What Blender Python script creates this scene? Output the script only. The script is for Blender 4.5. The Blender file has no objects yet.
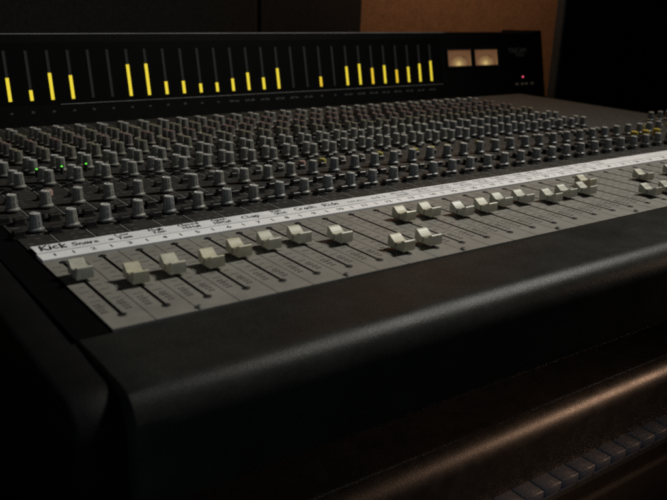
import bpy, math, random
from mathutils import Vector, Matrix, Euler

random.seed(7)
S = 0.104            # metres per design unit (one fader slot length)
Z0 = 0.94            # height of the console top above the floor, metres
PIT = 0.2541         # channel pitch in design units
NCH = 32
scene = bpy.context.scene
col = scene.collection


def W(x, y, z):
    return Vector((x * S, y * S, z * S + Z0))


# ------------------------------------------------------------------ materials
def mat(name, base, rough=0.5, metal=0.0, spec=0.5, coat=0.0, coat_rough=0.2,
        bump=0.0, bscale=400.0, var=0.0, vscale=30.0, emit=None, estr=0.0, rvar=0.0, fine=0.0, fscale=1500.0):
    m = bpy.data.materials.new(name)
    m.use_nodes = True
    nt = m.node_tree
    b = nt.nodes["Principled BSDF"]
    b.inputs["Base Color"].default_value = (*base, 1)
    b.inputs["Roughness"].default_value = rough
    b.inputs["Metallic"].default_value = metal
    b.inputs["Specular IOR Level"].default_value = spec
    b.inputs["Coat Weight"].default_value = coat
    b.inputs["Coat Roughness"].default_value = coat_rough
    if emit:
        b.inputs["Emission Color"].default_value = (*emit, 1)
        b.inputs["Emission Strength"].default_value = estr
    geo = nt.nodes.new("ShaderNodeNewGeometry")
    if var > 0 or rvar > 0:
        n = nt.nodes.new("ShaderNodeTexNoise")
        n.inputs["Scale"].default_value = vscale
        n.inputs["Detail"].default_value = 6
        n.inputs["Roughness"].default_value = 0.65
        nt.links.new(geo.outputs["Position"], n.inputs["Vector"])
        if var > 0:
            mr = nt.nodes.new("ShaderNodeMapRange")
            mr.inputs["From Min"].default_value = 0.3
            mr.inputs["From Max"].default_value = 0.7
            mr.inputs["To Min"].default_value = 1 - var
            mr.inputs["To Max"].default_value = 1 + var
            nt.links.new(n.outputs["Fac"], mr.inputs["Value"])
            vm = nt.nodes.new("ShaderNodeVectorMath")
            vm.operation = 'SCALE'
            vm.inputs[0].default_value = base
            if fine > 0:
                n3 = nt.nodes.new("ShaderNodeTexNoise")
                n3.inputs["Scale"].default_value = fscale
                n3.inputs["Detail"].default_value = 2
                nt.links.new(geo.outputs["Position"], n3.inputs["Vector"])
                m3 = nt.nodes.new("ShaderNodeMapRange")
                m3.inputs["From Min"].default_value = 0.32
                m3.inputs["From Max"].default_value = 0.68
                m3.inputs["To Min"].default_value = 1 - fine
                m3.inputs["To Max"].default_value = 1 + fine
                nt.links.new(n3.outputs["Fac"], m3.inputs["Value"])
                mm = nt.nodes.new("ShaderNodeMath"); mm.operation = 'MULTIPLY'
                nt.links.new(mr.outputs["Result"], mm.inputs[0]); nt.links.new(m3.outputs["Result"], mm.inputs[1])
                nt.links.new(mm.outputs[0], vm.inputs["Scale"])
            else:
                nt.links.new(mr.outputs["Result"], vm.inputs["Scale"])
            nt.links.new(vm.outputs["Vector"], b.inputs["Base Color"])
        if rvar > 0:
            m2 = nt.nodes.new("ShaderNodeMapRange")
            m2.inputs["From Min"].default_value = 0.3
            m2.inputs["From Max"].default_value = 0.7
            m2.inputs["To Min"].default_value = max(0.02, rough - rvar)
            m2.inputs["To Max"].default_value = min(1, rough + rvar)
            nt.links.new(n.outputs["Fac"], m2.inputs["Value"])
            nt.links.new(m2.outputs["Result"], b.inputs["Roughness"])
    if bump > 0:
        n2 = nt.nodes.new("ShaderNodeTexNoise")
        n2.inputs["Scale"].default_value = bscale
        n2.inputs["Detail"].default_value = 4
        nt.links.new(geo.outputs["Position"], n2.inputs["Vector"])
        bp = nt.nodes.new("ShaderNodeBump")
        bp.inputs["Strength"].default_value = bump
        bp.inputs["Distance"].default_value = 0.001
        nt.links.new(n2.outputs["Fac"], bp.inputs["Height"])
        nt.links.new(bp.outputs["Normal"], b.inputs["Normal"])
    return m


M = {}
M['panel'] = mat('fader_panel_paint', (0.212, 0.203, 0.180), 0.5, var=0.16, vscale=45, bump=0.12, bscale=1500, fine=0.14)
M['ink'] = mat('printed_ink', (0.025, 0.024, 0.022), 0.6, var=0.3, vscale=200)
M['ink_soft'] = mat('printed_ink_worn', (0.13, 0.125, 0.112), 0.6, var=0.3, vscale=300)
M['slot'] = mat('slot_black', (0.006, 0.006, 0.006), 0.7)
M['steel'] = mat('screw_steel', (0.10, 0.10, 0.09), 0.6, metal=0.3, var=0.2, vscale=300)
M['strip'] = mat('number_strip_white', (0.86, 0.86, 0.87), 0.5, var=0.07, vscale=40, fine=0.06)
M['paper'] = mat('paper_tape', (0.72, 0.72, 0.73), 0.85, var=0.12, vscale=60, fine=0.08, bump=0.25, bscale=500)
M['marker'] = mat('marker_ink', (0.02, 0.02, 0.025), 0.7)
M['marker_red'] = mat('marker_ink_faded', (0.14, 0.07, 0.07), 0.7)
M['ctrl'] = mat('control_panel_dark', (0.030, 0.029, 0.026), 0.6, spec=0.16, fine=0.4, var=0.3, vscale=60, bump=0.1, bscale=1500)
M['ctrl_line'] = mat('control_panel_line', (0.30, 0.30, 0.28), 0.5, var=0.3, vscale=90)
M['legend'] = mat('control_panel_legend', (0.105, 0.105, 0.10), 0.6)
M['master'] = mat('master_panel_grey', (0.042, 0.042, 0.040), 0.65, spec=0.2, var=0.4, vscale=160, fine=0.4, bump=0.3, bscale=900)
M['cap'] = mat('fader_cap_ivory', (0.52, 0.50, 0.395), 0.45, var=0.16, vscale=90, rvar=0.1)
M['capline'] = mat('fader_cap_index', (0.012, 0.012, 0.012), 0.5)
M['knob'] = mat('knob_grey', (0.20, 0.198, 0.176), 0.42, var=0.25, vscale=120, rvar=0.1)
M['knob_blue'] = mat('knob_slate', (0.18, 0.185, 0.182), 0.42, var=0.25, vscale=120)
M['knob_red'] = mat('knob_maroon', (0.160, 0.142, 0.130), 0.45, var=0.25, vscale=120)
M['knob_ochre'] = mat('knob_olive', (0.165, 0.158, 0.130), 0.45, var=0.25, vscale=120)
M['red_cap'] = mat('knob_cap_red', (0.19, 0.105, 0.085), 0.5)
M['ochre_cap'] = mat('knob_cap_ochre', (0.21, 0.185, 0.12), 0.5)
M['grey_cap'] = mat('knob_cap_grey', (0.46, 0.46, 0.43), 0.45)
M['pointer'] = mat('knob_pointer', (0.42, 0.42, 0.40), 0.5)
M['black'] = mat('black_plastic', (0.002, 0.002, 0.0022), 0.8, spec=0.04, var=0.3, vscale=60)
M['b_white'] = mat('button_white', (0.34, 0.33, 0.30), 0.5, var=0.2, vscale=200)
M['b_pink'] = mat('button_pink', (0.34, 0.22, 0.19), 0.5, var=0.2, vscale=200)
M['b_yellow'] = mat('button_yellow', (0.40, 0.36, 0.09), 0.5, var=0.2, vscale=200)
M['b_amber'] = mat('button_amber', (0.45, 0.33, 0.02), 0.5, var=0.2, vscale=200)
M['vinyl'] = mat('armrest_vinyl', (0.0175, 0.0180, 0.0165), 0.36, spec=0.115, var=0.25, vscale=25, bump=0.24, bscale=1500, rvar=0.05, fine=0.35, fscale=1300)
M['cheek'] = mat('cheek_vinyl', (0.0045, 0.0045, 0.005), 0.6, spec=0.08, var=0.3, vscale=40, bump=0.35, bscale=700)
M['bridge'] = mat('bridge_metal', (0.003, 0.003, 0.003), 0.6, spec=0.09, var=0.3, vscale=50, bump=0.1, bscale=900)
M['bridge_highlight'] = mat('bridge_edge_highlight', (0.50, 0.50, 0.50), 0.4, metal=0.15, var=0.2, vscale=30)
M['glass'] = mat('meter_window_black', (0.003, 0.003, 0.003), 0.5, spec=0.06)
M['m_off'] = mat('meter_column_unlit', (0.022, 0.022, 0.021), 0.6, spec=0.15, emit=(0.55, 0.55, 0.5), estr=0.010)  # faint glow added to the dark column, which is no lamp
M['print'] = mat('bridge_print_grey', (0.11, 0.11, 0.11), 0.6, emit=(.5, .5, .5), estr=0.012)  # print given a faint glow in place of light falling on it
M['logo'] = mat('bridge_logo_grey', (0.10, 0.10, 0.10), 0.6, emit=(.5, .5, .5), estr=0.014)  # lettering also glows faintly in place of received light
M['vu_frame'] = mat('vu_frame', (0.005, 0.005, 0.005), 0.5)
M['vu_ink'] = mat('vu_ink', (0.06, 0.03, 0.015), 0.6)
M['led_green'] = mat('led_green', (0.05, 0.4, 0.03), 0.4, emit=(0.16, 1.0, 0.08), estr=0.8)
M['led_yellow'] = mat('led_yellow', (0.4, 0.3, 0.03), 0.4, emit=(0.9, 0.6, 0.03), estr=0.35)
M['led_red'] = mat('led_red', (0.5, 0.05, 0.05), 0.4, emit=(1.0, 0.12, 0.2), estr=1.6)
M['case'] = mat('piano_case_black', (0.060, 0.056, 0.050), 0.5, spec=0.6, var=0.25, vscale=30, bump=0.15, bscale=1400)
M['lip'] = mat('piano_lip_brown', (0.026, 0.023, 0.020), 0.40, spec=1.0, var=0.2, vscale=60, bump=0.12, bscale=1100, rvar=0.05, fine=0.2)
M['slip'] = mat('piano_slip_brown', (0.028, 0.020, 0.014), 0.7, spec=0.3, var=0.2, vscale=50)
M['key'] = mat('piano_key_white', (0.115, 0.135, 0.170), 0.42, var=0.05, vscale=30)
M['screen'] = mat('partition_black', (0.003, 0.003, 0.003), 0.9, spec=0.1, var=0.3, vscale=40)
M['screen_edge'] = mat('partition_edge_grey', (0.05, 0.054, 0.055), 0.7, var=0.2, vscale=30)
M['foam'] = mat('acoustic_fabric', (0.016, 0.015, 0.014), 0.95, var=0.35, vscale=160, fine=0.4, fscale=400, bump=0.5, bscale=500)
M['wall'] = mat('wall_paint_brown', (0.33, 0.165, 0.08), 0.85, var=0.14, vscale=55, fine=0.22, fscale=260, bump=0.5, bscale=350)
M['floor'] = mat('floor_carpet', (0.02, 0.019, 0.018), 0.95, var=0.35, vscale=90, bump=0.5, bscale=500)


def meter_lit(name, c, s):
    """lit column of small segments: emission with dark gaps along the world height"""
    m = bpy.data.materials.new(name)
    m.use_nodes = True
    nt = m.node_tree
    b = nt.nodes["Principled BSDF"]
    b.inputs["Base Color"].default_value = (0.1, 0.07, 0.01, 1)
    b.inputs["Emission Color"].default_value = (*c, 1)
    g = nt.nodes.new("ShaderNodeNewGeometry")
    sp = nt.nodes.new("ShaderNodeSeparateXYZ")
    nt.links.new(g.outputs["Position"], sp.inputs[0])
    mu = nt.nodes.new("ShaderNodeMath"); mu.operation = 'MULTIPLY'; mu.inputs[1].default_value = 1 / 0.0026
    nt.links.new(sp.outputs["Z"], mu.inputs[0])
    fr = nt.nodes.new("ShaderNodeMath"); fr.operation = 'FRACT'
    nt.links.new(mu.outputs[0], fr.inputs[0])
    gt = nt.nodes.new("ShaderNodeMapRange")
    gt.inputs["From Min"].default_value = 0.12; gt.inputs["From Max"].default_value = 0.3
    gt.inputs["To Min"].default_value = 0.55 * s; gt.inputs["To Max"].default_value = s
    nt.links.new(fr.outputs[0], gt.inputs["Value"])
    nt.links.new(gt.outputs["Result"], b.inputs["Emission Strength"])
    return m


M['m_on'] = meter_lit('meter_segments_yellow', (1.0, 0.79, 0.05), 0.92)
M['m_amber'] = meter_lit('meter_segments_amber', (1.0, 0.67, 0.035), 0.9)


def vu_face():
    """dial card with lamp glow at its lower edge painted in by a UV ramp"""
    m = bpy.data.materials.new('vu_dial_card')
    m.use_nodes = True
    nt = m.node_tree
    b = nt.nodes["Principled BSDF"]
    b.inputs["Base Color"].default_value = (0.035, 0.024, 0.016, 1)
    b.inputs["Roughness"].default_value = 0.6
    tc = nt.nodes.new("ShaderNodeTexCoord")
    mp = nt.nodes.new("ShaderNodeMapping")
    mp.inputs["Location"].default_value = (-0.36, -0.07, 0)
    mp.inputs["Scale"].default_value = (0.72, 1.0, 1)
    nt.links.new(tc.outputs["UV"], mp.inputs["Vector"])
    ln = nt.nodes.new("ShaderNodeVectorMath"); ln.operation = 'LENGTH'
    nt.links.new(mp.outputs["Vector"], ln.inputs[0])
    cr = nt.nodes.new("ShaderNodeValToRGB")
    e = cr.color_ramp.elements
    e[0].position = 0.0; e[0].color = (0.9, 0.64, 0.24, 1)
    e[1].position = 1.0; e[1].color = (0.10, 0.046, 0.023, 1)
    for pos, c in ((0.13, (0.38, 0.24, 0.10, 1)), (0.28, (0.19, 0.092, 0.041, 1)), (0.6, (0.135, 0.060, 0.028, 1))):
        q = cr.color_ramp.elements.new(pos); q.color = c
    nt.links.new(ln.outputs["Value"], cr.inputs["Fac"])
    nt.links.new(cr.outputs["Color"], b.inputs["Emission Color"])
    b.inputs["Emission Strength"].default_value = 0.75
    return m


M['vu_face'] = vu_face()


# ------------------------------------------------------------------ mesh helper
class MB:
    def __init__(self):
        self.v, self.f, self.mi, self.uv = [], [], [], {}

    def verts(self, pts):
        n = len(self.v); self.v += [tuple(p) for p in pts]; return n

    def face(self, idx, m=0):
        self.f.append(tuple(idx)); self.mi.append(m)

    def quad(self, a, b, c, d, m=0):
        n = self.verts((a, b, c, d)); self.face((n, n + 1, n + 2, n + 3), m)

    def box(self, x0, x1, y0, y1, z0, z1, m=0, bev=0.0, fn=None):
        if bev > 0:
            o = bev
            rings = []
            for z, k in ((z0, o), (z0 + o, 0), (z1 - o, 0), (z1, o)):
                rings.append([(x0 + k, y0 + o, z), (x0 + o if not k else x0 + o, y0 + k, z), (x1 - o, y0 + k, z), (x1 - k, y0 + o, z),
                              (x1 - k, y1 - o, z), (x1 - o, y1 - k, z), (x0 + o, y1 - k, z), (x0 + k, y1 - o, z)])
            self.rings(rings, m, True, True, fn)
            return
        p = [(x0, y0, z0), (x1, y0, z0), (x1, y1, z0), (x0, y1, z0), (x0, y0, z1), (x1, y0, z1), (x1, y1, z1), (x0, y1, z1)]
        if fn: p = [fn(*q) for q in p]
        n = self.verts(p)
        for q in ((0, 3, 2, 1), (4, 5, 6, 7), (0, 1, 5, 4), (1, 2, 6, 5), (2, 3, 7, 6), (3, 0, 4, 7)):
            self.face([n + i for i in q], m)

    def rings(self, rings, m=0, cap0=False, cap1=False, fn=None, mlist=None):
        k = len(rings[0]); n0 = len(self.v)
        for r in rings:
            self.verts([fn(*q) for q in r] if fn else r)
        for i in range(len(rings) - 1):
            mm = mlist[i] if mlist else m
            for j in range(k):
                a = n0 + i * k + j; b = n0 + i * k + (j + 1) % k
                self.face((a, b, b + k, a + k), mm)
        if cap0: self.face([n0 + j for j in reversed(range(k))], mlist[0] if mlist else m)
        if cap1: self.face([n0 + (len(rings) - 1) * k + j for j in range(k)], mlist[-1] if mlist else m)

    def lathe(self, prof, segs=14, c=(0, 0, 0), m=0, mlist=None, cap1=True):
        rings = []
        for r, z in prof:
            rings.append([(c[0] + r * math.cos(2 * math.pi * j / segs), c[1] + r * math.sin(2 * math.pi * j / segs), c[2] + z) for j in range(segs)])
        self.rings(rings, m, False, cap1, None, mlist)

    def prism(self, prof, x0, x1, m=0, mlist=None, caps=True):
        """profile of (y,z) extruded along x"""
        k = len(prof)
        n = self.verts([(x0, y, z) for y, z in prof] + [(x1, y, z) for y, z in prof])
        for j in range(k):
            j2 = (j + 1) % k
            self.face((n + j, n + k + j, n + k + j2, n + j2), mlist[j] if mlist else m)
        if caps:
            self.face([n + j for j in range(k)], m)
            self.face([n + k + j for j in reversed(range(k))], m)

    def stroke(self, pts, w, z, m=0):
        """flat ribbon along a polyline of (x,y)"""
        P = [Vector((a, b)) for a, b in pts]
        L, Rr = [], []
        for i, q in enumerate(P):
            d = (P[min(i + 1, len(P) - 1)] - P[max(i - 1, 0)])
            if d.length < 1e-6: d = Vector((1, 0))
            d.normalize(); nn = Vector((-d.y, d.x)) * w * .5
            if i == 0: q = q - d * w * .35
            if i == len(P) - 1: q = q + d * w * .35
            L.append((*(q + nn), z)); Rr.append((*(q - nn), z))
        n = self.verts(L + Rr); k = len(P)
        for i in range(k - 1):
            self.face((n + i, n + k + i, n + k + i + 1, n + i + 1), m)

    def disc(self, x, y, z, r, m=0, segs=16, ry=None):
        ry = ry or r
        n = self.verts([(x + r * math.cos(2 * math.pi * j / segs), y + ry * math.sin(2 * math.pi * j / segs), z) for j in range(segs)])
        self.face(range(n, n + segs), m)

    def mesh(self, name, mats, smooth=None):
        me = bpy.data.meshes.new(name)
        me.from_pydata([Vector(q) * S for q in self.v], [], self.f)
        for m in mats: me.materials.append(m)
        me.polygons.foreach_set('material_index', self.mi)
        if smooth:
            me.polygons.foreach_set('use_smooth', [True] * len(self.f))
            me.set_sharp_from_angle(angle=math.radians(smooth))
        me.update()
        return me


def link(name, me, parent=None, loc=(0, 0, 0), label=None, kind=None):
    """loc in design units relative to the console origin; children of a root placed at BASE"""
    o = bpy.data.objects.new(name, me)
    col.objects.link(o)
    o.location = Vector(loc) * S
    if parent: o.parent = parent
    if label: o['label'] = label
    if kind: o['kind'] = kind
    return o


def root(name, label, cat, base, group=None):
    """Empty on the floor under the thing; parts use design-unit coordinates through an offset"""
    e = bpy.data.objects.new(name, None)
    col.objects.link(e)
    e.location = W(base[0], base[1], 0); e.location.z = 0
    e.empty_display_size = 0.1
    e['label'] = label; e['category'] = cat
    if group: e['group'] = group
    e['_off'] = 1
    return e


def part(name, mb, mats, rt, smooth=None, label=None, kind=None, base=(0, 0)):
    me = mb.mesh(name, mats, smooth)
    o = link(name, me, rt, (0, 0, 0), label, kind)
    o.location = (-base[0] * S, -base[1] * S, Z0)
    return o


def top(name, mb, mats, label=None, cat=None, smooth=None, kind=None):
    o = link(name, mb.mesh(name, mats, smooth), None, (0, 0, 0), label, kind)
    o.location = (0, 0, Z0)
    if cat: o['category'] = cat
    return o


def arc(cy, cz, r, a0, a1, n):
    return [(cy - r * math.sin(math.radians(a0 + (a1 - a0) * i / n)), cz + r * math.cos(math.radians(a0 + (a1 - a0) * i / n))) for i in range(n + 1)]


# ================================================================== the console
BX, BY = 5.4, 2.0
con = root('mixing_console', 'large black mixing console with rows of grey knobs, ivory faders and lit yellow meters', 'mixing console', (BX, BY))
del con['_off']
CB = (BX, BY)

XL, XR = 0.142, 10.33
YF, YB = -1.155, 0.052      # fader panel front and back
SLW = 0.0115                # half width of a fader slot
# ---- fader panel with real slots
mb = MB()
zt = 0.0
nsl = 39
for i in range(1, nsl + 1):
    xa = XL if i == 1 else (i - .5) * PIT
    xb = XR if i == nsl else (i + .5) * PIT
    g = 0.0028              # groove between strips
    xa2 = xa + (0 if i == 1 else g); xb2 = xb - g
    xc = i * PIT
    s0, s1 = xc - SLW, xc + SLW
    mb.quad((xa2, YF, zt), (s0, YF, zt), (s0, YB, zt), (xa2, YB, zt))
    mb.quad((s1, YF, zt), (xb2, YF, zt), (xb2, YB, zt), (s1, YB, zt))
    mb.quad((s0, YF, zt), (s1, YF, zt), (s1, -1.0, zt), (s0, -1.0, zt))
    mb.quad((s0, -0.01, zt), (s1, -0.01, zt), (s1, YB, zt), (s0, YB, zt))
    # slot walls and floor
    d = -0.1
    mb.quad((s0, -1, zt), (s0, -.01, zt), (s0, -.01, d), (s0, -1, d), 1)
    mb.quad((s1, -.01, zt), (s1, -1, zt), (s1, -1, d), (s1, -.01, d), 1)
    mb.quad((s1, -1, zt), (s0, -1, zt), (s0, -1, d), (s1, -1, d), 1)
    mb.quad((s0, -.01, zt), (s1, -.01, zt), (s1, -.01, d), (s0, -.01, d), 1)
    mb.quad((s0, -1, d), (s1, -1, d), (s1, -.01, d), (s0, -.01, d), 1)
    # groove walls
    for xx, sg in ((xa2, 1), (xb2, -1)):
        mb.quad((xx, YF, zt), (xx, YB, zt), (xx, YB, -.03), (xx, YF, -.03), 1)
    # dark screw recesses at both ends of the slot
    for yy in (-1.0, -0.012):
        mb.disc(xc, yy, zt + .0035, .026, 1, 14)
        mb.disc(xc - .004, yy + .004, zt + .006, .011, 4, 8)
    # printed scale: ticks both sides
    for k in range(10):
        yy = -0.085 - k * 0.083
        for sg in (-1, 1):
            x0 = xc + sg * .028; x1 = xc + sg * (.088 if k % 2 == 0 else .07)
            mb.quad((min(x0, x1), yy - .0028, zt + .003), (max(x0, x1), yy - .0028, zt + .003), (max(x0, x1), yy + .0028, zt + .003), (min(x0, x1), yy + .0028, zt + .003), 3)
    for k in range(4):      # small printed figures near the low end
        yy = -0.80 - k * .04
        for sg in (-1, 1):
            for q in range(2):
                x0 = xc + sg * (.058 + q * .022) - .008
                mb.quad((x0, yy - .012, zt + .003), (x0 + .015, yy - .012, zt + .003), (x0 + .015, yy + .008, zt + .003), (x0, yy + .008, zt + .003), 3)
mb.quad((XL, YF, -.035), (XR, YF, -.035), (XR, YB, -.035), (XL, YB, -.035), 1)
mb.quad((XL, YF, -.06), (XR, YF, -.06), (XR, YF, 0), (XL, YF, 0), 0)
mb.quad((XL, YB, -.06), (XL, YF, -.06), (XL, YF, 0), (XL, YB, 0), 0)
part('fader_panel', mb, [M['panel'], M['slot'], M['ink'], M['ink_soft'], M['black']], con, base=CB)
# screws along the front of the panel
sm = MB()
sm.lathe([(.021, 0), (.021, .004), (.014, .010)], 14, m=0)
sm.box(-.013, .013, -.0025, .0025, .0102, .0112, 1)
sme = sm.mesh('screw', [M['steel'], M['black']], 30)
for k in range(10):
    ch = 2.5 + 4.02 * k
    if ch * PIT < XR:
        o = link('screw', sme, con); o.location = Vector(((ch * PIT + .012 - BX) * S, (-1.12 - BY) * S, Z0 + .002 * S)); o.rotation_euler.z = random.uniform(0, 3)

# ---- printed number strip and the paper tape
mb = MB()
mb.box(.150, XR, .062, .205, -.02, .010, 0)
mb.quad((.150, YB, -.02), (XR, YB, -.02), (XR, .062, -.018), (.150, .062, -.018), 1)  # black strip standing in for the thin shadow in this gap
strip = part('number_strip', mb, [M['strip'], M['slot']], con, base=CB)
mb = MB()
N = 120
xs = [.156 + (XR - .156) * i / N for i in range(N + 1)]
rows = [(.198, .0125), (.25, .013), (.31, .0135), (.365, .0125)]
n0 = mb.verts([(x, y + (random.uniform(-.003, .003) if j in (0, 3) else 0), z + random.uniform(0, .0015)) for j, (y, z) in enumerate(rows) for x in xs])
for j in range(3):
    for i in range(N):
        a = n0 + j * (N + 1) + i
        mb.face((a, a + 1, a + N + 2, a + N + 1))
tape = part('paper_tape', mb, [M['paper']], con, 40, base=CB)


def text_mesh(name, s, size, mats, shear=0.0):
    cu = bpy.data.curves.new(name, 'FONT')
    cu.body = s; cu.size = size * S; cu.align_x = 'CENTER'; cu.align_y = 'CENTER'; cu.shear = shear
    cu.resolution_u = 3
    ob = bpy.data.objects.new(name, cu)
    col.objects.link(ob)
    dg = bpy.context.evaluated_depsgraph_get()
    me = bpy.data.meshes.new_from_object(ob.evaluated_get(dg))
    bpy.data.objects.remove(ob); bpy.data.curves.remove(cu)
    me.materials.clear()
    for m in mats: me.materials.append(m)
    return me


for i in range(1, 33):
    me = text_mesh('channel_number', str(i), .072, [M['ink']])
    o = bpy.data.objects.new('channel_number', me); col.objects.link(o); o.parent = strip
    o.location = Vector((i * PIT - .005, .132, .0135)) * S
mb = MB()
for i in range(1, 40):
    x = (i + .5) * PIT - .01
    mb.quad((x - .003, .105, .0128), (x + .003, .105, .0128), (x + .003, .162, .0128), (x - .003, .162, .0128))
o = link('division_marks', mb.mesh('division_marks', [M['ink']]), strip)

# ---- marker handwriting: a small stroke alphabet
G = {
 'K': (.75, [[(.05, 1), (.05, 0)], [(.7, 1), (.08, .45), (.72, 0)]]),
 'i': (.3, [[(.12, .6), (.14, 0)], [(.12, .85), (.16, .88)]]),
 'c': (.55, [[(.5, .52), (.3, .62), (.08, .45), (.06, .18), (.25, 0), (.5, .08)]]),
 'k': (.6, [[(.08, 1), (.08, 0)], [(.5, .62), (.1, .28), (.55, 0)]]),
 'S': (.7, [[(.62, .85), (.4, 1), (.12, .85), (.15, .6), (.55, .45), (.6, .15), (.35, 0), (.05, .12)]]),
 'n': (.55, [[(.06, .6), (.06, 0)], [(.06, .42), (.25, .62), (.45, .5), (.48, 0)]]),
 'a': (.58, [[(.48, .5), (.25, .62), (.05, .35), (.15, .02), (.4, .12), (.48, .5)], [(.48, .55), (.52, 0)]]),
 'r': (.42, [[(.06, .6), (.06, 0)], [(.06, .4), (.2, .58), (.4, .58)]]),
 'e': (.55, [[(.06, .32), (.48, .36), (.4, .6), (.15, .58), (.04, .3), (.18, .02), (.48, .08)]]),
 'L': (.6, [[(.06, 1), (.06, 0), (.55, .02)]]),
 'o': (.55, [[(.28, .62), (.06, .45), (.08, .12), (.28, 0), (.48, .15), (.48, .48), (.28, .62)]]),
 'w': (.72, [[(.04, .6), (.18, 0), (.34, .45), (.5, 0), (.66, .6)]]),
 'T': (.7, [[(.02, .98), (.68, 1)], [(.35, 1), (.33, 0)]]),
 'm': (.8, [[(.06, .6), (.06, 0)], [(.06, .42), (.22, .62), (.36, .5), (.38, 0)], [(.38, .44), (.54, .62), (.7, .5), (.72, 0)]]),
 'H': (.72, [[(.06, 1), (.06, 0)], [(.64, 1), (.64, 0)], [(.06, .5), (.64, .52)]]),
 'g': (.55, [[(.46, .52), (.25, .62), (.06, .35), (.22, .05), (.46, .2)], [(.48, .6), (.46, -.25), (.2, -.35), (.05, -.2)]]),
 'h': (.55, [[(.06, 1), (.06, 0)], [(.06, .4), (.25, .62), (.45, .5), (.48, 0)]]),
 'C': (.7, [[(.64, .85), (.4, 1), (.1, .75), (.06, .3), (.3, 0), (.64, .12)]]),
 'l': (.25, [[(.1, 1), (.12, 0)]]),
 's': (.48, [[(.42, .55), (.2, .62), (.08, .45), (.38, .25), (.34, .03), (.05, .05)]]),
 'd': (.58, [[(.48, .5), (.25, .62), (.05, .35), (.15, .02), (.4, .1)], [(.48, 1), (.5, 0)]]),
 't': (.42, [[(.2, .95), (.2, .05), (.36, .02)], [(.02, .62), (.4, .64)]]),
 'O': (.78, [[(.4, 1), (.1, .75), (.08, .25), (.38, 0), (.68, .25), (.68, .75), (.4, 1)]]),
 'p': (.55, [[(.06, .6), (.06, -.35)], [(.06, .5), (.28, .62), (.48, .4), (.35, .05), (.08, .1)]]),
 'R': (.7, [[(.06, 0), (.06, 1), (.45, .98), (.6, .75), (.45, .52), (.08, .5)], [(.3, .5), (.65, 0)]]),
 ' ': (.35, []),
}


def write(words, x, y, h, w, mati=0, mats=None, wide=1.0):
    """one handwritten word: x,y is its left foot; h is its capital height"""
    mb = MB(); cx = 0
    for ch in words:
        adv, strokes = G[ch]
        jy = random.uniform(-.06, .06); sl = random.uniform(.05, .15)
        for st in strokes:
            pts = []
            for i, (a, b) in enumerate(st):
                pts.append((x + (cx + (a + b * sl) * wide + random.uniform(-.02, .02)) * h, y + (b + jy + random.uniform(-.02, .02)) * h))
            # subdivide for rounder strokes
            q = [pts[0]]
            for i in range(len(pts) - 1):
                q.append(((pts[i][0] + pts[i + 1][0]) / 2, (pts[i][1] + pts[i + 1][1]) / 2)); q.append(pts[i + 1])
            mb.stroke(q, w * random.uniform(.85, 1.15), .0175 + random.uniform(0, .0003))
        cx += (adv + .12) * wide
    o = link('handwriting', mb.mesh('handwriting', mats or [M['marker']]), tape)
    return o


write('Kick', .195, .245, .100, .0115, wide=.66)
write('Snare', .405, .242, .068, .0072, wide=.80)
mb = MB()
mb.disc(.672, .256, .0175, .016, 0, 10, .009); mb.stroke([(.655, .262), (.688, .252)], .008, .0178)
link('handwriting', mb.mesh('handwriting', [M['marker']]), tape)
two = [(3, 'Low', 'Tom'), (4, 'High', 'Tom'), (5, 'Closed', 'HiHat'), (6, 'Open', 'HiHat'), (8, 'Rim', 'Shot')]
for i, a, b in two:
    h = .050
    for wd, yy in ((a, .300), (b, .232)):
        ln = sum(G[c][0] + .12 for c in wd) * .85 * h
        write(wd, i * PIT - ln / 2 + .01, yy, h, .0062, wide=.85)
for i, a in ((7, 'Clap'), (9, 'Crash'), (10, 'Ride')):
    h = .072
    ln = sum(G[c][0] + .12 for c in a) * .85 * h
    write(a, i * PIT - ln / 2 + .01, .250, h, .0072, wide=.85)


def scribble(xc, y, wd, h, red):
    mb = MB(); x = xc - wd / 2
    while x < xc + wd / 2:
        k = random.choice((0, 1, 2, 2, 3))
        st = h * random.uniform(.5, .8)
        if k == 0: pts = [(x, y + h), (x + .003, y)]
        elif k == 1: pts = [(x + st * .8, y + h * .5), (x + st * .3, y + h * .62), (x, y + h * .3), (x + st * .3, y), (x + st * .8, y + h * .1)]
        elif k == 2: pts = [(x, y + h * .55), (x + .004, y), (x + st * .4, y + h * .5), (x + st * .8, y)]
        else: pts = [(x, y), (x + st * .3, y + h), (x + st * .7, y + h * .1)]
        mb.stroke(pts, .0065, .0178)
        x += st + .008
    link('handwriting', mb.mesh('handwriting', [M['marker_red'] if red else M['marker']]), tape)


for i in range(11, 25):
    if i in (11, 12, 21): scribble(i * PIT, .245, .15, .06, False)
    else:
        scribble(i * PIT, .292, .17, .045, i in (13, 14, 15, 16, 17)); scribble(i * PIT, .228, .13, .045, i in (14, 15, 16))

# ---- fader caps
mb = MB()
def capring(w0, pts):
    return pts
prof = [(-.083, .022), (-.088, .050), (-.088, .094), (-.082, .099), (-.072, .097), (-.045, .079), (-.043, .076), (-.018, .067), (0, .064), (.018, .067), (.032, .074), (.034, .077),
        (.052, .087), (.054, .090), (.072, .100), (.082, .103), (.088, .098), (.088, .050), (.083, .022)]
def capx(z): return .0525 - .006 * (z - .022) / .08
k = len(prof)
n = mb.verts([(-capx(z), y, z) for y, z in prof] + [(capx(z), y, z) for y, z in prof])
for j in range(k):
    j2 = (j + 1) % k
    mb.face((n + j, n + j2, n + k + j2, n + k + j), 0)
mb.face([n + j for j in reversed(range(k))], 0); mb.face([n + k + j for j in range(k)], 0)
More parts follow.
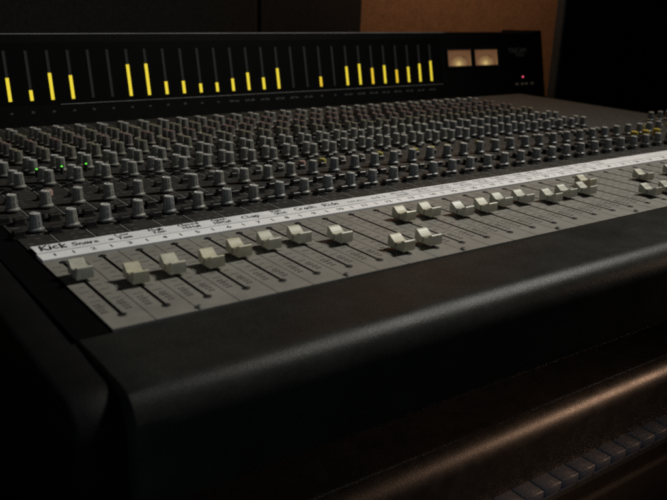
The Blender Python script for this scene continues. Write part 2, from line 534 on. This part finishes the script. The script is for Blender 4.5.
# index line: over the valley and down both sides
for sg in (-1, 1):
    a, b = .026, .062
    xa, xb = sg * (capx(a) + .0012), sg * (capx(b) + .0012)
    q = [(xa, -.0035, a), (xa, .0035, a), (xb, .0035, b + .003), (xb, -.0035, b + .003)]
    mb.quad(*(q if sg < 0 else q[::-1]), 1)
mb.box(-.049, .049, -.0035, .0035, .060, .0655, 1)
mb.box(-.009, .009, -.030, .030, -.09, .030, 2)      # stem in the slot
M['cap_b'] = mat('fader_cap_yellowed', (0.52, 0.485, 0.35), 0.45, var=0.16, vscale=90, rvar=0.1)
M['cap_c'] = mat('fader_cap_greyed', (0.48, 0.47, 0.39), 0.45, var=0.20, vscale=110, rvar=0.1)
capms = [mb.mesh('fader_cap', [M[q], M['capline'], M['slot']], 28) for q in ('cap', 'cap_b', 'cap_c')]
YC = [-.334, -.566, -.526, -.549, -.449, -.412, -.401, -.539, -.911, -.906, -.348, -.355, -.469, -.483, -.423, -.436, -.535, -.494, -.509, -.319,
      -.84, -.875, -.43, None, -.44, -.5, -.45, -.6, -.55, -.5, -.52, -.48]
for i, yv in enumerate(YC):
    if yv is None: continue
    o = link('fader_cap', random.choice(capms), con); o.location = Vector((((i + 1) * PIT - BX) * S, (yv - .01 - BY) * S, Z0)); o.rotation_euler.z = random.uniform(-.03, .03)

# ---- control panel
mb = MB()
YC0, YC1 = .36, 5.10
ZC = -.004
mb.quad((XL - .02, YC0 - .16, ZC - .02), (XR, YC0 - .16, ZC - .02), (XR, YC0, ZC - .02), (XL - .02, YC0, ZC - .02), 1)
for i in range(0, 33):
    xa = XL if i == 0 else (i - .5) * PIT + .004
    if i == 0: continue
    xa = XL if i == 1 else (i - .5 - .02) * PIT + .007
    xb = (i + .5 - .02) * PIT - .006
    mb.quad((xa, YC0, ZC), (xb, YC0, ZC), (xb, YC1, ZC), (xa, YC1, ZC), 0)
    # light line beside the gap
    mb.quad((xb - .006, YC0, ZC + .003), (xb, YC0, ZC + .003), (xb, YC1, ZC + .003), (xb - .006, YC1, ZC + .003), 2)
    # legends: dashes by the knobs
    for yy in (.46, .56, .66, .88, 1.13, 1.20, 1.27, 1.50, 1.57, 1.64, 1.84, 1.91, 1.97, 2.38, 2.46, 2.86, 2.93, 3.28, 3.33, 3.70, 4.06):
        for q in range(3):
            if random.random() < .4: continue
            x0 = xa + .02 + q * .07 + random.uniform(0, .015)
            mb.quad((x0, yy, ZC + .003), (x0 + random.uniform(.02, .045), yy, ZC + .003), (x0 + .04, yy + .014, ZC + .003), (x0, yy + .014, ZC + .003), 3)
mb.quad((XL, YC0, -.04), (8.32, YC0, -.04), (8.32, YC1, -.04), (XL, YC1, -.04), 1)
for i in range(1, 33):
    for xx, yy in ((i + .195, .74), (i + .18, 1.34)):
        for q in range(11):
            a = math.radians(-60 + q * 30 + 0)
            if q in (8, 9, 10): continue
            c_, s_ = math.cos(a), math.sin(a)
            px, py = xx * PIT, yy
            mb.quad((px + .072 * c_ + .002 * s_, py + .072 * s_ - .002 * c_, ZC + .004), (px + .088 * c_ + .002 * s_, py + .088 * s_ - .002 * c_, ZC + .004),
                    (px + .088 * c_ - .002 * s_, py + .088 * s_ + .002 * c_, ZC + .004), (px + .072 * c_ - .002 * s_, py + .072 * s_ + .002 * c_, ZC + .004), 3)
part('control_panel', mb, [M['ctrl'], M['slot'], M['ctrl_line'], M['legend']], con, base=CB)
mb = MB()
xm = (32.48) * PIT
mb.quad((xm, YC0, ZC), (XR, YC0, ZC), (XR, YC1, ZC), (xm, YC1, ZC), 0)
for k in range(3):
    x = xm + .5 + k * .62
    mb.quad((x, YC0, ZC + .003), (x + .004, YC0, ZC + .003), (x + .004, 2.0, ZC + .003), (x, 2.0, ZC + .003), 1)
part('master_panel', mb, [M['master'], M['ctrl_line']], con, label='plain grey master section of the console top', base=CB)


# ---- knobs
def knob_mesh(name, body, capm, r=1.0):
    mb = MB()
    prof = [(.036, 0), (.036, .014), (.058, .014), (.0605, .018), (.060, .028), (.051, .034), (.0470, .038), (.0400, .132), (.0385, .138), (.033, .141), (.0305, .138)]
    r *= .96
    mb.lathe([(a * r, b) for a, b in prof], 18, mlist=[3, 3, 0, 0, 0, 0, 0, 0, 1, 1, 1])  # lowest black rings: a collar standing in for shadow under the flange
    # grip ribs
    for j in range(9):
        a = 2 * math.pi * (j + .5) / 9
        c, s = math.cos(a), math.sin(a)
        def f(x, y, z, c=c, s=s): return (x * c - y * s, x * s + y * c, z)
        mb.box(.040 * r, .0468 * r, -.003, .003, .040, .084, 0, fn=f)
        mb.box(.037 * r, .0432 * r, -.003, .003, .084, .126, 0, fn=f)
    # pointer line on the cap and down the skirt
    mb.box(-.003, .003, .004, .031, .1375, .1422, 2)
    mb.quad((-.003, .0482 * r, .042), (-.003, .0412 * r, .129), (.003, .0412 * r, .129), (.003, .0482 * r, .042), 2)
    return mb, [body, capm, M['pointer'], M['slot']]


KM = {}
for nm, b, c in (('knob', M['knob'], M['grey_cap']), ('slate', M['knob_blue'], M['grey_cap']), ('red', M['knob_red'], M['red_cap']), ('ochre', M['knob_ochre'], M['ochre_cap'])):
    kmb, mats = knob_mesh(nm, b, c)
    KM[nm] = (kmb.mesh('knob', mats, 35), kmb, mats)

KN = []
for i in range(1, NCH + 1):
    KN.append((i + .115, .785, 'slate' if i % 2 or i > 10 else 'knob', 'a'))
    KN.append((i + .10, 1.385, 'slate' if i > 11 else 'knob', 'b'))
    for (yR, yL, kd) in ((2.10, 2.228, 'knob'), (2.585, 2.713, 'knob'), (3.05, 3.178, 'ochre'), (3.46, 3.588, 'red'), (3.83, 3.955, 'ochre' if i < 14 else 'red'), (4.18, 4.308, 'knob')):
        kk = kd
        if kd == 'knob' and i > 22: kk = 'slate'
        KN.append((i + .06, yR, kk, 'R')); KN.append((i - .005, yL - .008, kk, 'L'))
KN += [(37.7, 1.97, 'slate', 'a'), (38.5, 1.95, 'slate', 'a'), (39.25, 1.94, 'slate', 'a'), (33.0, 1.36, 'slate', 'b'), (33.9, 1.37, 'slate', 'b'), (34.8, 1.38, 'slate', 'b'),
       (33.1, .785, 'slate', 'a'), (34.1, .785, 'slate', 'a'), (35.1, .785, 'slate', 'a')]
cam_xy = Vector((-1.149, -4.795))
cnt = {'grey': 0, 'red': 0, 'ochre': 0}
KN = [(a + .08, b - .045, c, d) for a, b, c, d in KN]
KN.sort(key=lambda q: (Vector((q[0] * PIT, q[1])) - cam_xy).length)
rest = MB(); rest_m = [M['knob'], M['grey_cap'], M['pointer'], M['knob_blue'], M['knob_red'], M['red_cap'], M['knob_ochre'], M['ochre_cap'], M['slot']]
remap = {'knob': (0, 1, 2, 8), 'slate': (3, 1, 2, 8), 'red': (4, 5, 2, 8), 'ochre': (6, 7, 2, 8)}
names = {'grey': 'knob', 'red': 'red_knob', 'ochre': 'ochre_knob'}
for ch, y, kd, rw in KN:
    fam = 'grey' if kd in ('knob', 'slate') else kd
    cnt[fam] += 1
    rot = random.gauss(0, .9) + (math.pi if random.random() < .12 else 0)
    x = ch * PIT
    if cnt[fam] <= 100:
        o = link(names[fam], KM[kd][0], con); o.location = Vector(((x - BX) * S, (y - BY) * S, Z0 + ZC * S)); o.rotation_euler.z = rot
    else:
        src = KM[kd][1]; n = len(rest.v); c, s = math.cos(rot), math.sin(rot)
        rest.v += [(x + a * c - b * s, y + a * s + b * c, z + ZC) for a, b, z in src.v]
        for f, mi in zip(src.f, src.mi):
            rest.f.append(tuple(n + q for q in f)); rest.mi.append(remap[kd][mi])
part('knob', rest, rest_m, con, 35, label='remaining small grey knobs of the far channels', kind='stuff', base=CB)

# ---- buttons
def square_button(m):
    mb = MB(); mb.box(-.045, .045, -.040, .040, 0, .012, 1); mb.box(-.036, .036, -.031, .031, .012, .052, 0, bev=.004)
    return mb, mb.mesh('square_button', [m, M['slot']])
M['button'] = mat('button_black', (0.016, 0.016, 0.016), 0.4, var=0.3, vscale=150)
SBm, SB = square_button(M['button'])
more = MB()
for i in range(1, NCH + 1):
    for dx, yy in ((-.02, .975), (-.36, .665), (-.36, 1.055)):
        o = link('square_button', SB, con); o.location = Vector((((i + dx) * PIT - BX) * S, (yy - BY) * S, Z0 + ZC * S))
for i in range(1, NCH + 1):
    for dx, yy, k in ((.33, 1.60, .8), (-.36, 1.93, .8), (.36, 2.36, .7), (.38, 2.88, .7), (-.38, 3.32, .7), (.36, 3.72, .7)):
        n = len(more.v)
        more.v += [((i + dx) * PIT + a * k, yy + b * k, c * k + ZC) for a, b, c in SBm.v]
        for f, mi_ in zip(SBm.f, SBm.mi):
            more.f.append(tuple(n + q for q in f)); more.mi.append(mi_)
part('square_button', more, [M['button'], M['slot']], con, label='smaller black push buttons between the upper knob rows', kind='stuff', base=CB)
def oval_button(m):
    mb = MB(); mb.lathe([(.034, 0), (.034, .030), (.030, .044), (.020, .048)], 12)
    for q in range(len(mb.v)):
        x, y, z = mb.v[q]; mb.v[q] = (x * 1.0, y * 1.25, z)
    return mb.mesh('oval_button', [m], 35)
OB = {k: oval_button(M[k]) for k in ('b_white', 'b_pink', 'b_yellow', 'b_amber')}
for i in range(1, NCH + 1):
    c = 'b_white'
    if i in (3, 13): c = 'b_pink'
    if i in (14, 17, 19, 20, 21, 23): c = 'b_yellow'
    if i in (1, 2, 4, 5, 6, 7): continue
    o = link('oval_button', OB[c], con); o.location = Vector((((i - .27) * PIT - BX) * S, (1.74 - BY) * S, Z0 + ZC * S))
    if i % 2 == 0:
        o.rotation_euler.z = .3
for x, y, c in ((8.03, 1.14, 'b_amber'), (8.28, 1.14, 'b_amber'), (8.53, 1.14, 'b_amber'), (8.86, 1.57, 'b_yellow'), (9.02, 1.62, 'b_white'), (9.23, 1.53, 'b_white'), (9.4, 1.5, 'b_yellow')):
    o = link('oval_button', OB[c], con); o.location = Vector(((x - BX) * S, (y - BY) * S, Z0 + ZC * S))
    if c == 'b_amber': o.scale = (1.25, 1.25, 1.9)
# lit lamps on the panel
def led(m, r=.011, h=.070):
    mb = MB(); mb.lathe([(r * 1.5, 0), (r * 1.5, h), (r, h), (r, h + .006), (r * .8, h + .011), (r * .4, h + .014)], 12, mlist=[0, 0, 1, 1, 1, 1]); return mb.mesh('indicator_light', [M['slot'], m], 60)
lg, ly, lr = led(M['led_green']), led(M['led_yellow']), led(M['led_red'], .014, .012)
for ch, y, m_, lb in ((3.125, 2.415, lg, 'lit green lamp'), (4.035, 2.43, lg, 'lit green lamp'), (4.945, 2.44, lg, 'lit green lamp'), (8.61, 2.267, ly, 'lit amber lamp')):
    o = link('indicator_light', m_, con, label=lb); o.location = Vector(((ch * PIT - BX) * S, (y - BY) * S, Z0 + ZC * S))

# ---- armrest bolster
prof = [(YF - .004, -.012), (-1.40, -.006)] + arc(-1.712, -.188, .176, 0, 92, 16) + [(-1.880, -.42)] + arc(-1.70, -.52, .172, 92, 178, 8) + [(-1.2, -.70), (YF - .004, -.70)]
mb = MB()
X0, X1 = -.035, 11.0
nx = 60
rngs = []
for i in range(nx + 1):
    x = X0 + (X1 - X0) * i / nx
    e = min(1, (x - X0) / .03) ; e = .975 + .025 * e
    rngs.append([(x, y + .0035 * math.sin(x * 2.1 + y) , z + .0035 * math.sin(x * 1.7 + 2 * y)) if j < 20 else (x, y, z) for j, (y, z) in enumerate(prof)])
# rounded stitched ends
def shrink(r, dx, k):
    cy, cz = -1.5, -.35
    return [(x + dx, cy + (y - cy) * k, cz + (z - cz) * k) for x, y, z in r]
rngs = [shrink(rngs[0], -.012, .965)] + [shrink(rngs[0], -.005, .99)] + rngs + [shrink(rngs[-1], .005, .99), shrink(rngs[-1], .012, .965)]
mb.rings(rngs, 0, True, True)
mb.f = [tuple(reversed(f)) for f in mb.f]
part('armrest', mb, [M['vinyl']], con, 40, label='long padded black armrest with rounded front edge', base=CB)

# ---- side cheeks (rounded fronts, black)
for (xa, xb) in ((-.285, -.052), (11.02, 11.25)):
    dz = 0 if xa < 0 else -.12
    pr = [(5.9, -.03), (5.1, .0 + dz), (.3, -.02 + dz), (-1.3, -.035 + dz)] + arc(-1.60, -.245 + dz, .205, 0, 95, 14) + [(-1.80, -.6), (-1.7, -.95), (-.9, -1.15), (5.9, -1.2)]
    mb = MB()
    def ins(k, x):
        cy, cz = 1.5, -.5
        return [(x, cy + (y - cy) * (1 - k * .25), cz + (z - cz) * (1 - k)) for y, z in pr]
    mb.rings([ins(.03, xa), ins(.008, xa + .012), ins(0, xa + .03), ins(0, xb - .010), ins(.010, xb)], 0, True, True)
    mb.f = [tuple(reversed(f)) for f in mb.f]
    part('side_cheek', mb, [M['cheek']], con, 45, base=CB)
# filler between panel edge and cheek, and the hull of the console
mb = MB()
mb.box(-.052, XL - .002, YF, 5.1, -.72, -.012, 0)
mb.box(XR + .003, 11.02, YF, 5.1, -.72, -.12, 0)
mb.box(-.05, 11.0, -1.15, 5.95, -1.05, -.722, 0)
part('body', mb, [M['black']], con, base=CB)
# legs of the stand
for xa in (.05, 10.7):
    mb = MB()
    mb.box(xa, xa + .35, .3, 5.4, -1.25, -1.05, 0, bev=.02)
    mb.box(xa, xa + .35, 1.6, 4.0, -8.8, -1.25, 0, bev=.02)
    mb.box(xa - .05, xa + .40, .2, 5.6, -9.038, -8.8, 0, bev=.03)
    part('leg', mb, [M['black']], con, base=CB)

# ================================================================== meter bridge
QB = Vector((0, 5.2005, .29765)); T = Vector((0, .2195, .9756)); NRM = Vector((0, -.9756, .2195))
def F(x, s, d=0.0):
    """point on the bridge face: x along, s up the face, d proud of it"""
    q = QB + T * s + NRM * d
    return (x, q.y, q.z)
Xe0, Xe1 = -.1, 10.86
mb = MB()
pt = [F(0, -.425)[1:], F(0, .80)[1:], F(0, .815, -.02)[1:], (F(0, .82)[1] + .75, F(0, .80)[2] - .06), (F(0, .82)[1] + .95, -.4), (F(0, -.425)[1], -.4)]
mb.prism([(a, b) for a, b in pt][::-1], Xe0, Xe1, 0)
# upper edge highlight painted as a pale strip and the ledge under the meters
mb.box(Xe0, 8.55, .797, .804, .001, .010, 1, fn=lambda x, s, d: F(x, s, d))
mb.box(1.9, 8.42, -.064, -.058, .001, .010, 4, fn=lambda x, s, d: F(x, s, d))
# recessed-looking window field behind the columns
mb.quad(F(Xe0, -.05, .003), F(8.43, -.05, .003), F(8.43, .70, .003), F(Xe0, .70, .003), 2)
# print under the meters
for j in range(-4, 28):
    x = (5.15 + j) * PIT
    if j < 12 or j in (18, 19): ws = [(-.02, .02)]
    else: ws = [(-.075, -.005), (.015, .08)]
    for a, b in ws:
        nn = max(2, int((b - a) / .016))
        for q in range(nn):
            x0 = x + a + (b - a) * q / nn
            hh = random.choice((.018, .024, .03))
            mb.quad(F(x0, -.155, .003), F(x0 + .009, -.155, .003), F(x0 + .009, -.155 + hh, .003), F(x0, -.155 + hh, .003), 3)
bridge = part('meter_bridge', mb, [M['bridge'], M['bridge_highlight'], M['glass'], M['print'], M['ctrl_line']], con, label='black sloped meter bridge across the back of the console', base=CB)
# end plates (thicker cheek at each end)
for xa, xb in ((Xe1, 11.02), (-.26, Xe0)):
    m2 = MB()
    pe = [F(0, -.425, .03)[1:], F(0, .83, .03)[1:], (F(0, .84)[1] + .8, F(0, .84)[2] - .04), (F(0, .84)[1] + 1.0, -.4), (F(0, -.425, .03)[1], -.4)]
    m2.prism(pe[::-1], xa, xb, 0)
    link('end_plate', m2.mesh('end_plate', [M['bridge']]), bridge)

LIT = {0: .47, 1: .21, 2: .545, 3: .483, 6: .674, 7: .68, 8: .278, 9: .274, 10: .2, 11: .208, 12: .286, 13: .411, 14: .276, 15: .486, 18: .243,
       20: .475, 21: .53, 22: .415, 23: .472, 24: .345, 25: .412, 26: .484, 27: .555, -1: .3, -2: .4, -3: .1, -4: .5}
ML = .601
for j in range(-4, 28):
    m2 = MB(); hw = .0175
    f_ = LIT.get(j, 0) * ML
    fr = lambda x, s, d: tuple(Vector(F(x, s, d)) - Vector(F(0, 0, 0)))
    m2.box(-hw, hw, f_ + .0, ML, .004, .010, 0, fn=fr)
    if f_ > 0:
        m2.box(-hw - .002, hw + .002, 0, f_, .004, .012, 1, fn=fr)
    me = m2.mesh('level_meter', [M['m_off'], M['m_amber'] if j in (22, 24, 18) else M['m_on']])
    o = link('level_meter', me, bridge, Vector(((5.15 + j) * PIT, 0, 0)) + Vector(F(0, 0, 0)))
# VU meters
for xa, xb in ((8.57, 9.115), (9.225, 9.785)):
    m2 = MB(); s0, s1 = .230, .498
    for a, b, c, d in ((xa - .03, xa, s0 - .03, s1 + .03), (xb, xb + .03, s0 - .03, s1 + .03), (xa, xb, s0 - .03, s0), (xa, xb, s1, s1 + .03)):
        m2.box(a, b, c, d, .001, .03, 0, fn=F)
    n = len(m2.f)
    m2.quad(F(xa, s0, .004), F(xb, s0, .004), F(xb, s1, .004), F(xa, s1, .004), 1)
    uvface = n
    # right inner side, its lit look painted with the glowing card material
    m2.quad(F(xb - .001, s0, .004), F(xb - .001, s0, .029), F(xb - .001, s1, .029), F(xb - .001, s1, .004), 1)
    # scale arc and needle
    cx, cs = (xa + xb) / 2, s0 - .08
    for q in range(16):
        a0 = math.radians(132 - q * 5.25); a1 = math.radians(132 - (q + 1) * 5.25)
        r0, r1 = .262, .2645 if q < 11 else .270
        m2.quad(F(cx + r0 * math.cos(a0), cs + r0 * math.sin(a0), .006), F(cx + r0 * math.cos(a1), cs + r0 * math.sin(a1), .006),
                F(cx + r1 * math.cos(a1), cs + r1 * math.sin(a1), .006), F(cx + r1 * math.cos(a0), cs + r1 * math.sin(a0), .006), 2)
        if q % 2 == 0:
            m2.quad(F(cx + .266 * math.cos(a0), cs + .266 * math.sin(a0), .006), F(cx + .266 * math.cos(a0) + .005, cs + .266 * math.sin(a0), .006),
                    F(cx + .29 * math.cos(a0) + .005, cs + .29 * math.sin(a0), .006), F(cx + .29 * math.cos(a0), cs + .29 * math.sin(a0), .006), 2)
    a0 = math.radians(62 if xa < 9 else 66)
    m2.quad(F(cx + .09 * math.cos(a0) - .003, cs + .09 * math.sin(a0), .008), F(cx + .09 * math.cos(a0) + .003, cs + .09 * math.sin(a0), .008),
            F(cx + .29 * math.cos(a0) + .002, cs + .29 * math.sin(a0), .008), F(cx + .29 * math.cos(a0) - .002, cs + .29 * math.sin(a0), .008), 2)
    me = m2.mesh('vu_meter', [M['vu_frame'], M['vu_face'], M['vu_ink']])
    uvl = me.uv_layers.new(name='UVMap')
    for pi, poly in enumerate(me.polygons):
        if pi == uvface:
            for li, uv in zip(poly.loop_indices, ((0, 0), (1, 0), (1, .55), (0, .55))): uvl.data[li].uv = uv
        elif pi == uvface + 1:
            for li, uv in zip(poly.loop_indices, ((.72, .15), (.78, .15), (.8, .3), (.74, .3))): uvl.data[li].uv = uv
        else:
            for li in poly.loop_indices: uvl.data[li].uv = (0.9, .9)
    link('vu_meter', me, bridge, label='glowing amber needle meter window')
# lettering, lamp and small buttons at the right
RX = Matrix((Vector((1, 0, 0)), T, NRM)).transposed().to_4x4()
for s_, x, ss, sz in (('TASCAM', 10.36, .470, .125), ('M-3500', 10.42, .388, .075)):
    me = text_mesh('lettering', s_, sz, [M['logo']])
    o = bpy.data.objects.new('lettering', me); col.objects.link(o); o.parent = bridge
    o.matrix_local = Matrix.Translation(Vector(F(x, ss, .004)) * S) @ RX
o = link('indicator_light', lr, bridge, label='lit red lamp'); o.matrix_local = Matrix.Translation(Vector(F(10.45, -.008, .001)) * S) @ RX
m2 = MB(); m2.box(-.034, .034, -.02, .02, 0, .02, 0, bev=.005); me = m2.mesh('button', [M['b_white']])
for x in (10.28, 10.43, 10.54, 10.70):
    o = link('button', me, bridge); o.matrix_local = Matrix.Translation(Vector(F(x, -.143, .001)) * S) @ RX

# ================================================================== digital piano under the armrest
PX, PY = 4.6, -.6
pia = root('digital_piano', 'dark brown digital piano tucked under the console armrest with white keys showing', 'digital piano', (PX, PY))
del pia['_off']
PB = (PX, PY)
xa, xb = .2, 13.2
mb = MB()
pc = [(1.6, -1.54), (.2, -1.54)] + arc(-1.105, -1.745, .205, 0, 88, 14) + [(-1.318, -2.085), (-1.30, -2.10), (1.6, -2.10)]
mi = [0, 0] + [1] * 14 + [1] * 3 + [0]
mb.prism(pc[::-1], xa, xb, 0, None)
mm = [1] * len(mb.f)
mb.mi = mm
part('key_cover', mb, [M['case'], M['lip']], pia, 40, base=PB)
mb = MB()
mb.box(xa, xb, -1.30, 1.6, -2.62, -2.26, 0)
part('case', mb, [M['case']], pia, base=PB)
mb = MB()
mb.prism(([(-1.28, -3.5), (-1.28, -2.44)] + arc(-1.40, -2.50, .06, 0, 90, 6) + [(-1.46, -3.5)])[::1], xa, xb, 0)
mb.f = [tuple(reversed(f)) for f in mb.f]
part('key_slip', mb, [M['slip']], pia, 40, base=PB)
mb = MB()
kw = .226
mb.box(-kw / 2 + .003, kw / 2 - .003, -1.413, -.3, -2.24, -2.155, 0, bev=.007)
mb.box(-kw / 2 + .012, kw / 2 - .012, -1.40, -.35, -2.27, -2.241, 0)
kme = mb.mesh('white_key', [M['key']], 50)
nk = 0
x = 3.585 + .113 - kw * 14
while x < xb - .25:
    o = link('white_key', kme, pia); o.location = Vector(((x - PX) * S, -PY * S, Z0 + random.uniform(-.002, .002) * S)); x += kw; nk += 1
for x0 in (.5, 12.6):
    mb = MB(); mb.box(x0, x0 + .35, -.9, 1.2, -9.038, -2.62, 0, bev=.02); part('leg', mb, [M['case']], pia, base=PB)

# ================================================================== surroundings
mb = MB()
mb.box(-30, 30, 9.0, 9.6, -9.04, 16, 0)
top('back_wall', mb, [M['wall']], kind='structure')
mb = MB()
mb.box(-30, 34, -30, 9.0, -9.4, -9.04, 0)
top('floor', mb, [M['floor']], kind='structure')
# fabric panels on the wall
for x0, x1, lb in ((6.80, 9.29, 'dark grey fabric acoustic panel on the wall beside the lit brown paint'),
                   (1.0, 6.785, 'wide dark grey fabric acoustic panel on the wall at the far left')):
    mb = MB(); mb.box(x0, x1, 8.62, 8.995, -3.0, 7.0, 0, bev=.05)
    o = top('acoustic_panel', mb, [M['foam']], lb, 'acoustic panel', 30)
    o['group'] = 'fabric panels on the back wall'
# tall black partition to the right
sc_ = root('partition_screen', 'tall black partition screen with a grey edge standing right of the console', 'partition screen', (14.5, 5.5))
del sc_['_off']
mb = MB(); mb.box(11.62, 20.5, 5.32, 5.46, -8.9, 10.5, 0, bev=.01)
part('panel', mb, [M['screen']], sc_, base=(14.5, 5.5))
mb = MB(); mb.box(11.555, 11.618, 5.28, 5.49, -8.9, 10.6, 0, bev=.02)
part('edge_post', mb, [M['screen_edge']], sc_, 30, base=(14.5, 5.5))
for xx in (12.3, 19.6):
    mb = MB(); mb.box(xx, xx + .3, 4.3, 6.6, -9.038, -8.9, 0, bev=.03); part('foot', mb, [M['screen']], sc_, base=(14.5, 5.5))

# ================================================================== light
def area(name, loc, target, size, energy, color, size_y=None, spread=180):
    l = bpy.data.lights.new(name, 'AREA')
    l.energy = energy; l.color = color; l.shape = 'RECTANGLE'; l.size = size * S; l.size_y = (size_y or size) * S
    l.spread = math.radians(spread)
    o = bpy.data.objects.new(name, l); col.objects.link(o)
    o.location = W(*loc)
    o.rotation_euler = (W(*target) - W(*loc)).to_track_quat('-Z', 'Y').to_euler()
    return o


area('key_lamp', (13.4, -1.5, 12.3), (1.6, -.3, 0), 1.7, 4.1, (1.0, 0.975, 0.89), spread=74)
area('cool_fill', (-4.0, -8.5, 1.8), (2.5, -.9, -.6), 3.5, 0.62, (0.80, 0.90, 1.0))
area('warm_low_lamp', (15.5, -7.6, 2.6), (3.2, -1.25, -2.0), 1.8, 0.052, (1.0, 0.60, 0.38), spread=14)
area('wall_lamp', (10.3, 6.9, 9.0), (13.2, 9.0, 1.0), 1.5, 3.5, (1.0, 0.68, 0.44), spread=150)

w = bpy.data.worlds.new("World"); scene.world = w; w.use_nodes = True
bg = w.node_tree.nodes["Background"]
bg.inputs["Color"].default_value = (0.55, 0.62, 0.8, 1)
bg.inputs["Strength"].default_value = 0.008

# ================================================================== camera
cd = bpy.data.cameras.new('camera'); cam = bpy.data.objects.new('camera', cd); col.objects.link(cam)
cam.location = W(-1.14927718, -4.79453191, 1.68726959)
cam.rotation_euler = Euler((1.25235922, -0.0321151915, -0.624850647), 'XYZ')
cd.sensor_width = 36.0; cd.lens = 36.0 * 784.67 / 667.0
cd.clip_start = 0.02; cd.clip_end = 50
cd.dof.use_dof = True; cd.dof.focus_distance = 0.70; cd.dof.aperture_fstop = 11
scene.camera = cam

scene.render.engine = 'CYCLES'
scene.cycles.use_denoising = False
scene.cycles.sample_clamp_indirect = 1.5
scene.cycles.sample_clamp_direct = 6
scene.cycles.max_bounces = 6
scene.cycles.filter_width = 2.0
scene.view_settings.view_transform = 'Standard'
scene.view_settings.look = 'None'
scene.view_settings.exposure = 0
scene.view_settings.gamma = 1
scene.render.film_transparent = False
